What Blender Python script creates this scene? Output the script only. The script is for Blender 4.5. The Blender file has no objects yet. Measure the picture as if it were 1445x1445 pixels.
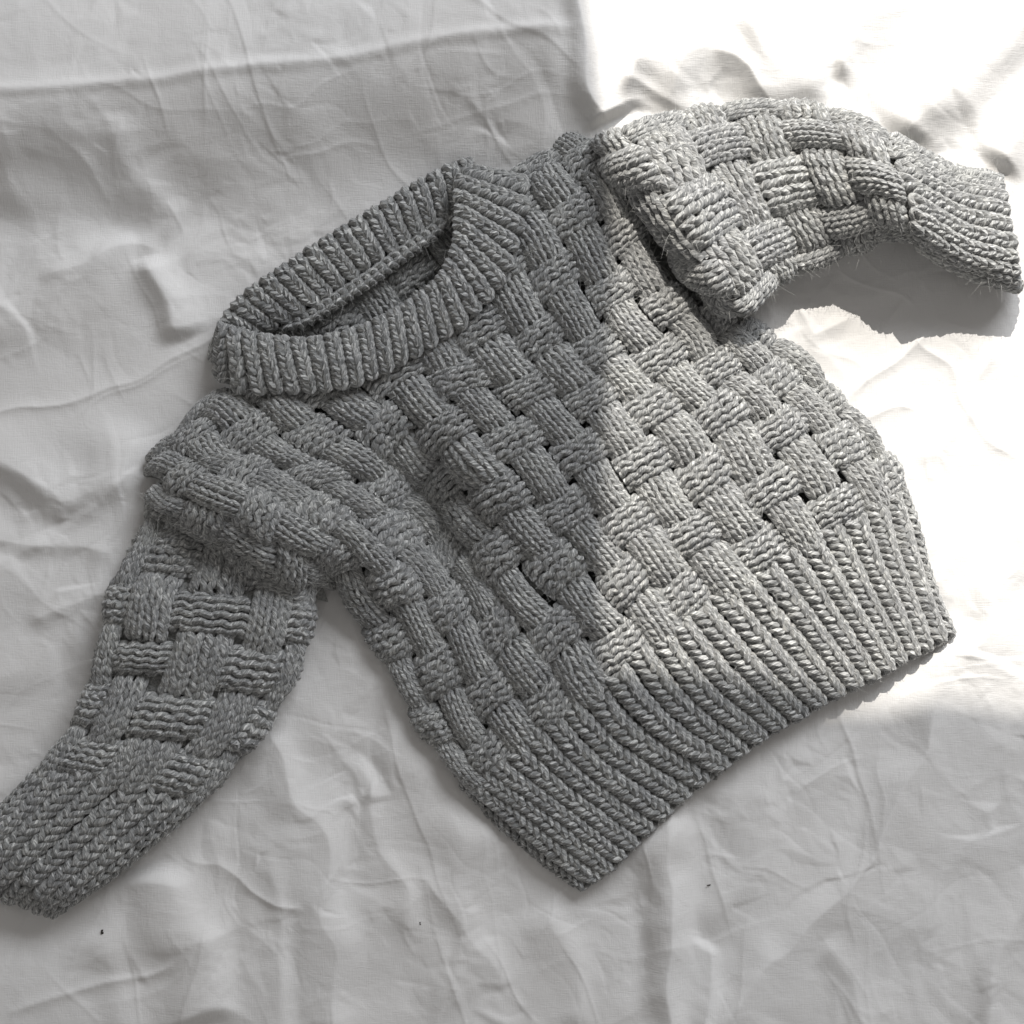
import bpy, math, random
import numpy as np

random.seed(7)
RNG = np.random.default_rng(7)
scene = bpy.context.scene
COL = scene.collection

# ---------------------------------------------------------------- camera, light, exposure
# Work unit: 1 unit of plan = 0.45 mm on the bed (1445 units across the view); x right, y towards the viewer.
S = 0.65 / 1445.0
CX = 722.5
CAM_H = 1.40                      # metres above the sheet
DPX = CAM_H / S

cam_data = bpy.data.cameras.new("camera")
cam = bpy.data.objects.new("camera", cam_data)
COL.objects.link(cam)
cam.location = (0, 0, CAM_H)
cam.rotation_euler = (0, 0, 0)
cam_data.sensor_width = 36
cam_data.angle = 2 * math.atan(0.325 / CAM_H)
cam_data.clip_start = 0.05
cam_data.clip_end = 50
scene.camera = cam

world = bpy.data.worlds.new("World")
scene.world = world
world.use_nodes = True
bg = world.node_tree.nodes["Background"]
bg.inputs[0].default_value = (1.0, 0.965, 0.935, 1)
bg.inputs[1].default_value = 0.245

SUN_EL = math.radians(45)
SUN_D = 12.0
X_EDGE = (846 - CX) * S           # line where the added side panel's shade ends
sun_pos = (X_EDGE, SUN_D * math.cos(SUN_EL), SUN_D * math.sin(SUN_EL))


def aim(o, target):
    from mathutils import Vector
    d = Vector(target) - Vector(o.location)
    o.rotation_euler = d.to_track_quat('-Z', 'Y').to_euler()


ld = bpy.data.lights.new("sunlight_lamp", 'SPOT')
ld.energy = 7900
ld.color = (1.0, 0.95, 0.875)
ld.spot_size = math.radians(11)
ld.spot_blend = 0.1
ld.shadow_soft_size = SUN_D * math.tan(math.radians(0.06))
lo = bpy.data.objects.new("sunlight_lamp", ld)
COL.objects.link(lo)
lo.location = sun_pos
aim(lo, (0.1, 0, 0))

ad = bpy.data.lights.new("window_lamp", 'AREA')
ad.shape = 'RECTANGLE'
ad.size = 1.6
ad.size_y = 0.9
ad.energy = 58
ad.color = (0.935, 0.96, 1.0)
ao = bpy.data.objects.new("window_lamp", ad)
COL.objects.link(ao)
ao.location = (1.15, 2.05, 1.55)
aim(ao, (0, 0, 0))

scene.view_settings.view_transform = 'Standard'
scene.view_settings.look = 'None'
scene.view_settings.gamma = 1
scene.view_settings.exposure = 0.0
scene.view_settings.use_curve_mapping = False
scene.cycles.max_bounces = 6
scene.cycles.diffuse_bounces = 4

# ---------------------------------------------------------------- helpers


def W(p):
    """plan units (x, y, z) -> metres"""
    p = np.asarray(p, dtype=np.float64)
    out = np.empty_like(p)
    out[..., 0] = (p[..., 0] - CX) * S
    out[..., 1] = -(p[..., 1] - CX) * S
    out[..., 2] = p[..., 2] * S
    return out


def at(px, py, z):
    """where a thing of height z seen at picture position (px, py) stands on the plan"""
    k = 1 - np.asarray(z) / DPX
    return CX + (np.asarray(px) - CX) * k, CX + (np.asarray(py) - CX) * k


def mesh_obj(name, verts, faces, mat, parent=None, uvs=None, smooth=True):
    me = bpy.data.meshes.new(name)
    verts = np.ascontiguousarray(verts, dtype=np.float32).reshape(-1, 3)
    faces = np.ascontiguousarray(faces, dtype=np.int32)
    nf, k = faces.shape
    me.vertices.add(len(verts))
    me.vertices.foreach_set("co", verts.ravel())
    me.loops.add(nf * k)
    me.loops.foreach_set("vertex_index", faces.ravel())
    me.polygons.add(nf)
    me.polygons.foreach_set("loop_start", np.arange(0, nf * k, k, dtype=np.int32))
    me.polygons.foreach_set("loop_total", np.full(nf, k, dtype=np.int32))
    if smooth:
        me.polygons.foreach_set("use_smooth", np.ones(nf, dtype=bool))
    if uvs is not None:
        lay = me.uv_layers.new(name="UVMap")
        lay.data.foreach_set("uv", np.ascontiguousarray(uvs[faces.ravel()], dtype=np.float32).ravel())
    me.update(calc_edges=True)
    me.materials.append(mat)
    o = bpy.data.objects.new(name, me)
    COL.objects.link(o)
    if parent is not None:
        o.parent = parent
    return o


def hermite(ts, vals, t):
    """smooth curve through vals given at ts"""
    ts = np.asarray(ts, float)
    vals = np.asarray(vals, float)
    if vals.ndim == 1:
        vals = vals[:, None]
    m = np.gradient(vals, ts, axis=0)
    t = np.asarray(t, float)
    tc = np.clip(t, ts[0], ts[-1])
    i = np.clip(np.searchsorted(ts, tc, side='right') - 1, 0, len(ts) - 2)
    h = (ts[i + 1] - ts[i])
    x = ((tc - ts[i]) / h)[..., None]
    h = h[..., None]
    r = ((2 * x**3 - 3 * x**2 + 1) * vals[i] + (x**3 - 2 * x**2 + x) * h * m[i]
         + (-2 * x**3 + 3 * x**2) * vals[i + 1] + (x**3 - x**2) * h * m[i + 1])
    over = (t - tc)[..., None]
    e = np.where(over > 0, m[-1], m[0])
    return r + over * e


class TPS:
    def __init__(self, uv, vals, lam=0.02):
        uv = np.asarray(uv, float)
        vals = np.asarray(vals, float)
        n = len(uv)
        self.c = uv
        K = self.k(uv, uv) + lam * np.eye(n)
        Pm = np.c_[np.ones(n), uv]
        A = np.zeros((n + 3, n + 3))
        A[:n, :n] = K
        A[:n, n:] = Pm
        A[n:, :n] = Pm.T
        b = np.zeros((n + 3, vals.shape[1]))
        b[:n] = vals
        self.w = np.linalg.solve(A, b)

    @staticmethod
    def k(a, b):
        d2 = ((a[:, None, :] - b[None, :, :])**2).sum(-1)
        return 0.5 * d2 * np.log(d2 + 1e-9)

    def __call__(self, uv):
        uv = np.asarray(uv, float).reshape(-1, 2)
        return self.k(uv, self.c) @ self.w[:-3] + np.c_[np.ones(len(uv)), uv] @ self.w[-3:]


class Surf:
    """a table of positions (metres) over (u, v) with normals"""

    def __init__(self, fn, u0, u1, v0, v1, res):
        self.u0, self.u1, self.v0, self.v1 = u0, u1, v0, v1
        self.nu = int(round((u1 - u0) * res)) + 1
        self.nv = int(round((v1 - v0) * res)) + 1
        us = np.linspace(u0, u1, self.nu)
        vs = np.linspace(v0, v1, self.nv)
        U, V = np.meshgrid(us, vs, indexing='ij')
        P = W(fn(U.ravel(), V.ravel()).reshape(self.nu, self.nv, 3))
        self.P = P
        self.Pu = np.gradient(P, us, axis=0)
        self.Pv = np.gradient(P, vs, axis=1)
        N = np.cross(self.Pu, self.Pv)
        N /= np.linalg.norm(N, axis=-1, keepdims=True) + 1e-12
        mid = N[self.nu // 3:2 * self.nu // 3 + 1, self.nv // 3:2 * self.nv // 3 + 1, 2].mean()
        if mid < 0:
            N = -N
        self.N = N

    def _bl(self, T, u, v):
        x = np.clip((u - self.u0) / (self.u1 - self.u0) * (self.nu - 1), 0, self.nu - 1.001)
        y = np.clip((v - self.v0) / (self.v1 - self.v0) * (self.nv - 1), 0, self.nv - 1.001)
        i = x.astype(int)
        j = y.astype(int)
        fx = (x - i)[..., None]
        fy = (y - j)[..., None]
        return ((T[i, j] * (1 - fx) + T[i + 1, j] * fx) * (1 - fy)
                + (T[i, j + 1] * (1 - fx) + T[i + 1, j + 1] * fx) * fy)

    def pos(self, u, v):
        return self._bl(self.P, u, v)

    def all(self, u, v):
        return (self._bl(self.P, u, v), self._bl(self.N, u, v), self._bl(self.Pu, u, v), self._bl(self.Pv, u, v))


def in_poly(px, py, poly):
    poly = np.asarray(poly, float)
    inside = np.zeros(np.shape(px), bool)
    x0, y0 = poly[-1]
    for x1, y1 in poly:
        c = ((y1 > py) != (y0 > py)) & (px < (x0 - x1) * (py - y1) / (y0 - y1 + 1e-12) + x1)
        inside ^= c
        x0, y0 = x1, y1
    return inside


def poly_dist(px, py, pts):
    """signed distance to a polyline (positive on its right going along it in picture axes) and position 0..1 along"""
    pts = np.asarray(pts, float)
    best = np.full(px.shape, 1e9)
    sgn = np.ones(px.shape)
    tt = np.zeros(px.shape)
    seg = np.linalg.norm(np.diff(pts, axis=0), axis=1)
    L = seg.sum()
    acc = 0
    for (a, b, l) in zip(pts[:-1], pts[1:], seg):
        d = (b - a) / l
        rx, ry = px - a[0], py - a[1]
        t = np.clip(rx * d[0] + ry * d[1], 0, l)
        ex, ey = rx - t * d[0], ry - t * d[1]
        dist = np.hypot(ex, ey)
        s = np.sign(d[0] * ry - d[1] * rx)
        m = dist < best
        best = np.where(m, dist, best)
        sgn = np.where(m, s, sgn)
        tt = np.where(m, (acc + t) / L, tt)
        acc += l
    return best * np.where(sgn == 0, 1, sgn), tt


def sstep(a, b, x):
    t = np.clip((x - a) / (b - a), 0, 1)
    return t * t * (3 - 2 * t)


# ---------------------------------------------------------------- materials
def new_mat(name):
    m = bpy.data.materials.new(name)
    m.use_nodes = True
    nt = m.node_tree
    for n in list(nt.nodes):
        nt.nodes.remove(n)
    out = nt.nodes.new("ShaderNodeOutputMaterial")
    b = nt.nodes.new("ShaderNodeBsdfPrincipled")
    nt.links.new(b.outputs[0], out.inputs[0])
    return m, nt, b


def N_(nt, typ, **kw):
    n = nt.nodes.new(typ)
    for k, v in kw.items():
        setattr(n, k, v)
    return n


def math_node(nt, op, a, b=None, c=None):
    n = N_(nt, "ShaderNodeMath", operation=op)
    for i, v in enumerate((a, b, c)):
        if v is None:
            continue
        if isinstance(v, (int, float)):
            n.inputs[i].default_value = v
        else:
            nt.links.new(v, n.inputs[i])
    return n.outputs[0]


def yarn_material():
    m, nt, b = new_mat("heathered_grey_wool")
    uv = N_(nt, "ShaderNodeUVMap", uv_map="UVMap")
    sep = N_(nt, "ShaderNodeSeparateXYZ")
    nt.links.new(uv.outputs[0], sep.inputs[0])
    # plies: three strands twisted round each other; u runs along the yarn, v round it
    ph = math_node(nt, 'ADD', math_node(nt, 'MULTIPLY', sep.outputs[0], 0.36), math_node(nt, 'MULTIPLY', sep.outputs[1], 2.0))
    ply = math_node(nt, 'ABSOLUTE', math_node(nt, 'SINE', math_node(nt, 'MULTIPLY', ph, math.pi)))
    # fibres: noise stretched along the ply direction
    comb = N_(nt, "ShaderNodeCombineXYZ")
    nt.links.new(math_node(nt, 'MULTIPLY', sep.outputs[0], 0.4), comb.inputs[0])
    nt.links.new(math_node(nt, 'MULTIPLY', ph, 5.0), comb.inputs[1])
    geo = N_(nt, "ShaderNodeNewGeometry")
    pos_s = N_(nt, "ShaderNodeVectorMath", operation='SCALE')
    nt.links.new(geo.outputs[0], pos_s.inputs[0])
    pos_s.inputs[3].default_value = 60.0
    add = N_(nt, "ShaderNodeVectorMath", operation='ADD')
    nt.links.new(comb.outputs[0], add.inputs[0])
    nt.links.new(pos_s.outputs[0], add.inputs[1])
    nz = N_(nt, "ShaderNodeTexNoise")
    nz.inputs["Scale"].default_value = 1.0
    nz.inputs["Detail"].default_value = 4
    nz.inputs["Roughness"].default_value = 0.65
    nt.links.new(add.outputs[0], nz.inputs["Vector"])
    ramp = N_(nt, "ShaderNodeValToRGB")
    e = ramp.color_ramp.elements
    e[0].position = 0.32
    e[0].color = (0.115, 0.118, 0.119, 1)
    e[1].position = 0.70
    e[1].color = (0.80, 0.80, 0.78, 1)
    k = e.new(0.5)
    k.color = (0.275, 0.279, 0.278, 1)
    nt.links.new(nz.outputs["Fac"], ramp.inputs[0])
    # slow drift of shade along the yarn
    nz2 = N_(nt, "ShaderNodeTexNoise")
    nz2.inputs["Scale"].default_value = 45.0
    nz2.inputs["Detail"].default_value = 2
    nt.links.new(geo.outputs[0], nz2.inputs["Vector"])
    mix = N_(nt, "ShaderNodeMix", data_type='RGBA', blend_type='MULTIPLY')
    mix.inputs[0].default_value = 1.0
    r2 = N_(nt, "ShaderNodeValToRGB")
    r2.color_ramp.elements[0].position = 0.3
    r2.color_ramp.elements[0].color = (0.86, 0.86, 0.87, 1)
    r2.color_ramp.elements[1].position = 0.7
    r2.color_ramp.elements[1].color = (1.05, 1.05, 1.03, 1)
    nt.links.new(nz2.outputs["Fac"], r2.inputs[0])
    nt.links.new(ramp.outputs[0], mix.inputs[6])
    nt.links.new(r2.outputs[0], mix.inputs[7])
    nt.links.new(mix.outputs[2], b.inputs["Base Color"])
    b.inputs["Roughness"].default_value = 0.85
    b.inputs["Specular IOR Level"].default_value = 0.05
    b.inputs["Sheen Weight"].default_value = 0.4
    b.inputs["Sheen Roughness"].default_value = 0.5
    h = math_node(nt, 'ADD', math_node(nt, 'MULTIPLY', ply, 1.0), math_node(nt, 'MULTIPLY', nz.outputs["Fac"], 0.9))
    bump = N_(nt, "ShaderNodeBump")
    bump.inputs["Strength"].default_value = 1.0
    bump.inputs["Distance"].default_value = 0.00045
    nt.links.new(h, bump.inputs["Height"])
    nt.links.new(bump.outputs[0], b.inputs["Normal"])
    return m


def plain_wool():
    m, nt, b = new_mat("grey_wool_ground")
    geo = N_(nt, "ShaderNodeNewGeometry")
    nz = N_(nt, "ShaderNodeTexNoise")
    nz.inputs["Scale"].default_value = 700
    nz.inputs["Detail"].default_value = 3
    nt.links.new(geo.outputs[0], nz.inputs["Vector"])
    r = N_(nt, "ShaderNodeValToRGB")
    r.color_ramp.elements[0].position = 0.3
    r.color_ramp.elements[0].color = (0.17, 0.175, 0.17, 1)
    r.color_ramp.elements[1].position = 0.7
    r.color_ramp.elements[1].color = (0.38, 0.38, 0.37, 1)
    nt.links.new(nz.outputs[0], r.inputs[0])
    nt.links.new(r.outputs[0], b.inputs["Base Color"])
    b.inputs["Roughness"].default_value = 0.95
    b.inputs["Specular IOR Level"].default_value = 0.1
    bump = N_(nt, "ShaderNodeBump")
    bump.inputs["Strength"].default_value = 1.0
    bump.inputs["Distance"].default_value = 0.001
    nt.links.new(nz.outputs[0], bump.inputs["Height"])
    nt.links.new(bump.outputs[0], b.inputs["Normal"])
    return m


def sheet_material():
    m, nt, b = new_mat("white_cotton")
    geo = N_(nt, "ShaderNodeNewGeometry")
    nz = N_(nt, "ShaderNodeTexNoise")
    nz.inputs["Scale"].default_value = 9
    nz.inputs["Detail"].default_value = 3
    nt.links.new(geo.outputs[0], nz.inputs["Vector"])
    r = N_(nt, "ShaderNodeValToRGB")
    r.color_ramp.elements[0].position = 0.3
    r.color_ramp.elements[0].color = (0.725, 0.712, 0.697, 1)
    r.color_ramp.elements[1].position = 0.7
    r.color_ramp.elements[1].color = (0.765, 0.758, 0.748, 1)
    nt.links.new(nz.outputs[0], r.inputs[0])
    nt.links.new(r.outputs[0], b.inputs["Base Color"])
    b.inputs["Roughness"].default_value = 0.8
    b.inputs["Specular IOR Level"].default_value = 0.2
    b.inputs["Sheen Weight"].default_value = 0.1
    # crumple
    dist = N_(nt, "ShaderNodeTexNoise")
    dist.inputs["Scale"].default_value = 22
    dist.inputs["Detail"].default_value = 2
    nt.links.new(geo.outputs[0], dist.inputs["Vector"])
    sc = N_(nt, "ShaderNodeVectorMath", operation='SCALE')
    sc.inputs[3].default_value = 0.05
    nt.links.new(dist.outputs["Color"], sc.inputs[0])
    ad_ = N_(nt, "ShaderNodeVectorMath", operation='ADD')
    nt.links.new(geo.outputs[0], ad_.inputs[0])
    nt.links.new(sc.outputs[0], ad_.inputs[1])
    vo = N_(nt, "ShaderNodeTexVoronoi", feature='DISTANCE_TO_EDGE')
    vo.inputs["Scale"].default_value = 20
    nt.links.new(ad_.outputs[0], vo.inputs["Vector"])
    fold = math_node(nt, 'MINIMUM', vo.outputs["Distance"], 0.16)
    n3 = N_(nt, "ShaderNodeTexNoise")
    n3.inputs["Scale"].default_value = 95
    n3.inputs["Detail"].default_value = 5
    n3.inputs["Roughness"].default_value = 0.6
    nt.links.new(ad_.outputs[0], n3.inputs["Vector"])
    # weave
    wv = []
    for sx, sy in ((1700, 130), (130, 1700)):
        mp = N_(nt, "ShaderNodeMapping")
        mp.inputs["Scale"].default_value = (sx, sy, 60)
        nt.links.new(geo.outputs[0], mp.inputs["Vector"])
        w = N_(nt, "ShaderNodeTexNoise")
        w.inputs["Scale"].default_value = 1.0
        w.inputs["Detail"].default_value = 1
        nt.links.new(mp.outputs[0], w.inputs["Vector"])
        wv.append(w.outputs["Fac"])
    weave = math_node(nt, 'ADD', wv[0], wv[1])
    h = math_node(nt, 'ADD', math_node(nt, 'MULTIPLY', fold, 0.7), math_node(nt, 'MULTIPLY', n3.outputs[0], 0.3))
    h = math_node(nt, 'ADD', h, math_node(nt, 'MULTIPLY', weave, 0.12))
    bump = N_(nt, "ShaderNodeBump")
    bump.inputs["Strength"].default_value = 0.55
    bump.inputs["Distance"].default_value = 0.0022
    nt.links.new(h, bump.inputs["Height"])
    nt.links.new(bump.outputs[0], b.inputs["Normal"])
    return m


def flat_mat(name, col, rough=0.8):
    m, nt, b = new_mat(name)
    nz = N_(nt, "ShaderNodeTexNoise")
    nz.inputs["Scale"].default_value = 40
    mx = N_(nt, "ShaderNodeMix", data_type='RGBA')
    mx.inputs[6].default_value = (*[c * 0.9 for c in col], 1)
    mx.inputs[7].default_value = (*col, 1)
    nt.links.new(nz.outputs[0], mx.inputs[0])
    nt.links.new(mx.outputs[2], b.inputs["Base Color"])
    b.inputs["Roughness"].default_value = rough
    return m


YARN = yarn_material()
GROUND = plain_wool()
SHEET = sheet_material()
PANEL_MAT = flat_mat("shade_panel_matte", (0.7, 0.69, 0.66))  # only for the added shade panels out of view
LINT = flat_mat("dark_lint", (0.03, 0.025, 0.02))

# ---------------------------------------------------------------- unseen panels added to shade the left and the lower part of the bed
def box_obj(name, lo_, hi_, mat):
    x0, y0, z0 = lo_
    x1, y1, z1 = hi_
    v = [(x0, y0, z0), (x1, y0, z0), (x1, y1, z0), (x0, y1, z0), (x0, y0, z1), (x1, y0, z1), (x1, y1, z1), (x0, y1, z1)]
    f = [(0, 3, 2, 1), (4, 5, 6, 7), (0, 1, 5, 4), (1, 2, 6, 5), (2, 3, 7, 6), (3, 0, 4, 7)]
    o = mesh_obj(name, v, np.array(f), mat, smooth=False)
    o["kind"] = "structure"
    return o


def toward_sun(px, py, plane_y):
    """where the ray from a point of the sheet to the sun crosses the plane y = plane_y (metres)"""
    X, Y = (px - CX) * S, -(py - CX) * S
    t = (plane_y - Y) / (sun_pos[1] - Y)
    return X + t * (sun_pos[0] - X), t * sun_pos[2]


def shade_panel(name, plane_y, edge, x_far, mat):
    """a curtain in the window, drawn aside: 'edge' lists the sheet points its hem line shades"""
    e = np.array([toward_sun(px, py, plane_y) for px, py in edge])
    zs = np.linspace(e[0, 1], e[-1, 1], 60)
    xs = np.interp(zs, e[:, 1], e[:, 0])
    k = 40
    t = np.linspace(0, 1, k)
    X = xs[:, None] * (1 - t) + x_far * t
    Z = np.broadcast_to(zs[:, None], X.shape)
    Y = plane_y + 0.012 * np.sin(X * 70 + 0.8 * np.sin(Z * 6))
    P = np.stack([X, Y, Z], -1)
    idx = np.arange(60 * k).reshape(60, k)
    f = np.stack([idx[:-1, :-1], idx[:-1, 1:], idx[1:, 1:], idx[1:, :-1]], -1).reshape(-1, 4)
    o = mesh_obj(name, P.reshape(-1, 3), f, mat)
    so = o.modifiers.new("thickness", 'SOLIDIFY')
    so.thickness = 0.002
    o["kind"] = "structure"


shade_panel("side_shade_panel", 3.0, [(800, -420), (806, -100), (822, 40), (846, 190), (864, 400), (852, 650), (846, 900), (850, 985), (880, 1060), (945, 1130), (1050, 1200), (1200, 1300), (1300, 1420), (1350, 1560)],
        X_EDGE - 0.62, PANEL_MAT)  # added out of view, its border shaped to draw the left shade line
lower_y = 3.2
zl = toward_sun(1300, 1110, lower_y)[1]
box_obj("lower_shade_panel", (-0.35, lower_y, zl), (0.55, lower_y + 0.03, zl + 0.34), PANEL_MAT)  # unseen box added to keep sun off the lower part of the bed

# ---------------------------------------------------------------- bed sheet
SW_OUT = [(315, 470), (420, 385), (640, 238), (720, 240), (860, 190), (1000, 155), (1130, 148), (1210, 170), (1340, 240),
          (1440, 270), (1443, 405), (1310, 350), (1270, 325), (1200, 345), (1060, 420), (1080, 480), (1215, 605), (1290, 760),
          (1335, 900), (1100, 1040), (828, 1246), (670, 1120), (587, 1020), (525, 905), (455, 810), (440, 850), (420, 930),
          (320, 1080), (230, 1170), (75, 1283), (-40, 1260), (-40, 1180), (60, 1090), (140, 950), (165, 840), (210, 710), (315, 540)]


def fft_noise(n, scale_px, cell, rng, power=1.0):
    f = np.fft.fftfreq(n, d=cell)
    fr = np.hypot(*np.meshgrid(f, f, indexing='ij'))
    f0 = 1.0 / scale_px
    spec = np.exp(-(fr / f0)**2) * fr**power
    ph = np.fft.fft2(rng.standard_normal((n, n)))
    z = np.real(np.fft.ifft2(ph * spec))
    return z / z.std()


def build_sheet():
    n = 800
    tq = np.linspace(-1, 1, n)
    xs = CX + 815 * tq + 420 * tq**11          # fine in the middle, coarse towards the borders
    x0, x1 = xs[0], xs[-1]
    cell = 1630.0 / (n - 1)
    X, Y = np.meshgrid(xs, xs, indexing='ij')
    rng = np.random.default_rng(21)
    wob = fft_noise(n, 140, cell, rng) * 7
    wob2 = fft_noise(n, 140, cell, rng) * 7
    Xw, Yw = X + wob, Y + wob2
    H = np.zeros((n, n))

    def ridge(pts, h, wl, wr, sharp=0.0, taper=0.18):
        """a fold: height h along pts, falling off over wl on its left (when going along it) and wr on its right"""
        nonlocal H
        d, t = poly_dist(Xw, Yw, pts)
        w = np.where(d < 0, wl, wr)
        g = (1 - sharp) * np.exp(-(d / w)**2) + sharp * np.exp(-np.abs(d) / (0.6 * w))
        wn = sstep(0, taper, t) * sstep(0, taper, 1 - t) if taper > 0 else 1
        H += h * g * wn

    # the long fold across the top: high and pale above, falling away towards the sweater
    d, t = poly_dist(X + 0.4 * wob, Y + 0.4 * wob2, [(-400, 150), (0, 140), (150, 138), (300, 118), (450, 100), (600, 78), (700, 60), (800, 55), (900, 40)])
    fall = np.where(d > 0, 1 - sstep(-10, 200, d), np.exp(-(d / 260)**2) * 0.9 + 0.1)
    H += 74 * fall * (1 - sstep(770, 880, X)) + 4 * np.exp(-(d / 9)**2) * (1 - sstep(760, 830, X))
    # left: second slump below it
    d, t = poly_dist(Xw, Yw, [(-400, 285), (0, 285), (150, 275), (185, 180)])
    H += 20 * (1 - sstep(-90, 25, d)) * (1 - sstep(120, 200, X)) * sstep(100, 200, Y)
    ridge([(170, 180), (195, 250), (260, 330)], 10, 30, 45)
    # top right: creases running to the shoulder and above the sleeve
    ridge([(800, -60), (822, 40), (838, 110), (868, 185)], 30, 40, 26, 0.35, 0.08)
    ridge([(845, 75), (900, 85), (960, 78), (1040, 88), (1110, 108), (1180, 120)], 28, 80, 44, 0.1)
    ridge([(1000, 85), (1060, 105), (1095, 150)], 7, 14, 14, 0.5)
    ridge([(1155, -50), (1100, 20), (1040, 70)], 18, 44, 30, 0.1)
    ridge([(1470, -10), (1390, 70), (1330, 135), (1275, 200)], 32, 40, 40, 0.15, 0.1)
    ridge([(1250, -40), (1210, 60), (1180, 120)], 17, 30, 22, 0.3)
    ridge([(1500, 130), (1440, 190), (1400, 245)], 24, 28, 32, 0.1)
    ridge([(870, 110), (930, 130), (985, 150)], 6, 14, 18, 0.3)
    ridge([(880, 165), (905, 80), (950, -40)], 10, 16, 22, 0.4)
    ridge([(930, 150), (985, 60), (1060, -40)], 10, 18, 24, 0.3)
    ridge([(1290, 190), (1330, 90), (1350, -40)], 12, 20, 26, 0.3)
    ridge([(640, 1120), (655, 1250), (640, 1470)], 9, 26, 40, 0.1)
    ridge([(760, 1260), (800, 1350), (815, 1480)], 10, 24, 40, 0.1)
    ridge([(380, 1180), (395, 1300), (380, 1480)], 9, 22, 36, 0.1)
    ridge([(1080, 1080), (1070, 1200), (1010, 1330)], 9, 24, 40, 0.1)
    # left middle
    ridge([(-80, 470), (40, 440), (130, 380), (180, 330)], 12, 60, 50)
    ridge([(205, 370), (240, 430), (262, 480)], 20, 34, 22, 0.1)
    ridge([(60, 400), (150, 355), (235, 355)], 7, 16, 26, 0.3)
    ridge([(-60, 575), (60, 578), (140, 555), (235, 505), (320, 470)], 4, 12, 10, 0.8, 0.08)
    ridge([(-60, 620), (20, 660), (80, 695), (175, 680), (215, 690)], 22, 60, 36, 0.1)
    ridge([(-60, 770), (60, 775), (190, 770)], 8, 26, 16, 0.3)
    ridge([(40, 890), (110, 845), (175, 800)], 6, 18, 22, 0.4)
    ridge([(-40, 960), (60, 930), (140, 900)], 6, 40, 30, 0.2)
    # lower left
    ridge([(370, 1010), (402, 1075), (440, 1150), (462, 1260), (475, 1400), (480, 1500)], 16, 28, 46, 0.25, 0.1)
    ridge([(215, 1215), (235, 1260), (275, 1330), (300, 1460)], 24, 34, 54, 0.0, 0.12)
    ridge([(130, 1300), (165, 1380), (180, 1480)], 8, 30, 30)
    ridge([(240, 1200), (300, 1215), (360, 1255), (450, 1280)], 4, 10, 10, 0.7)
    ridge([(0, 1440), (130, 1390), (260, 1345)], 4, 10, 10, 0.7)
    ridge([(560, 1010), (620, 1120), (680, 1190), (740, 1240)], 8, 40, 40)
    ridge([(500, 1060), (545, 1200), (590, 1330)], 6, 18, 26, 0.3)
    ridge([(590, 1230), (650, 1300), (700, 1400)], 6, 22, 20, 0.3)
    # lower right
    ridge([(930, 1120), (948, 1230), (945, 1340), (930, 1470)], 28, 26, 40, 0.2, 0.06)
    ridge([(900, 1230), (905, 1330), (900, 1470)], -8, 24, 24)
    ridge([(1360, 905), (1318, 985), (1280, 1080), (1245, 1170), (1190, 1260), (1090, 1350), (1000, 1470)], 19, 80, 24, 0.4, 0.03)
    ridge([(1450, 735), (1405, 840), (1362, 930)], 17, 40, 22, 0.4, 0.08)
    ridge([(1470, 1230), (1440, 1290), (1390, 1440), (1370, 1500)], 16, 40, 22, 0.3, 0.05)
    ridge([(1010, 1320), (1000, 1400), (985, 1470)], 9, 14, 30, 0.4, 0.1)
    ridge([(1160, 1330), (1210, 1390), (1230, 1460)], 7, 26, 26, 0.2)
    # right, in the sun
    ridge([(1190, 560), (1260, 520), (1330, 470)], 5, 12, 12, 0.7)
    ridge([(1150, 590), (1230, 575), (1300, 600)], 3, 9, 9, 0.8)
    ridge([(1280, 660), (1320, 640), (1370, 560), (1400, 470)], 4, 14, 12, 0.6)
    ridge([(1290, 480), (1350, 530), (1400, 600), (1440, 650)], 3, 9, 9, 0.8)
    ridge([(1120, 430), (1160, 470), (1210, 450)], 4, 12, 14, 0.5)

    # nothing bulges up through the sweater
    dd, _ = poly_dist(X, Y, SW_OUT + [SW_OUT[0]])
    ins = in_poly(X, Y, SW_OUT)
    dd = np.where(ins, -np.abs(dd), np.abs(dd))
    H *= 0.12 + 0.88 * sstep(-40, 26, dd)

    # soft undulation, long creases, crumple
    soft = fft_noise(n, 150, cell, rng) * 1.1

    def facets(spacing, amp, seed):
        # creased cloth: flat facets meeting in straight creases
        from mathutils import Vector
        from mathutils.geometry import delaunay_2d_cdt
        r = np.random.default_rng(seed)
        m = int(((x1 - x0 + 200) / spacing)**2)
        pts = r.uniform(x0 - 100, x1 + 100, (m, 2))
        pts = np.r_[pts, [(x0 - 150, x0 - 150), (x1 + 150, x0 - 150), (x0 - 150, x1 + 150), (x1 + 150, x1 + 150)]]
        res = delaunay_2d_cdt([Vector(p) for p in pts], [], [], 0, 1e-3)
        vv = np.array([tuple(v) for v in res[0]])
        hh = r.normal(0, amp, len(vv))
        out = np.zeros((n, n))
        for tri in res[2]:
            a, b, c = vv[list(tri)]
            lo_ = np.searchsorted(xs, np.minimum(np.minimum(a, b), c) - 30)
            hi_ = np.searchsorted(xs, np.maximum(np.maximum(a, b), c) + 30)
            if (hi_ <= lo_).any():
                continue
            sl = (slice(lo_[0], hi_[0]), slice(lo_[1], hi_[1]))
            qx, qy = Xw[sl], Yw[sl]
            det = (b[1] - c[1]) * (a[0] - c[0]) + (c[0] - b[0]) * (a[1] - c[1])
            l1 = ((b[1] - c[1]) * (qx - c[0]) + (c[0] - b[0]) * (qy - c[1])) / det
            l2 = ((c[1] - a[1]) * (qx - c[0]) + (a[0] - c[0]) * (qy - c[1])) / det
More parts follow.
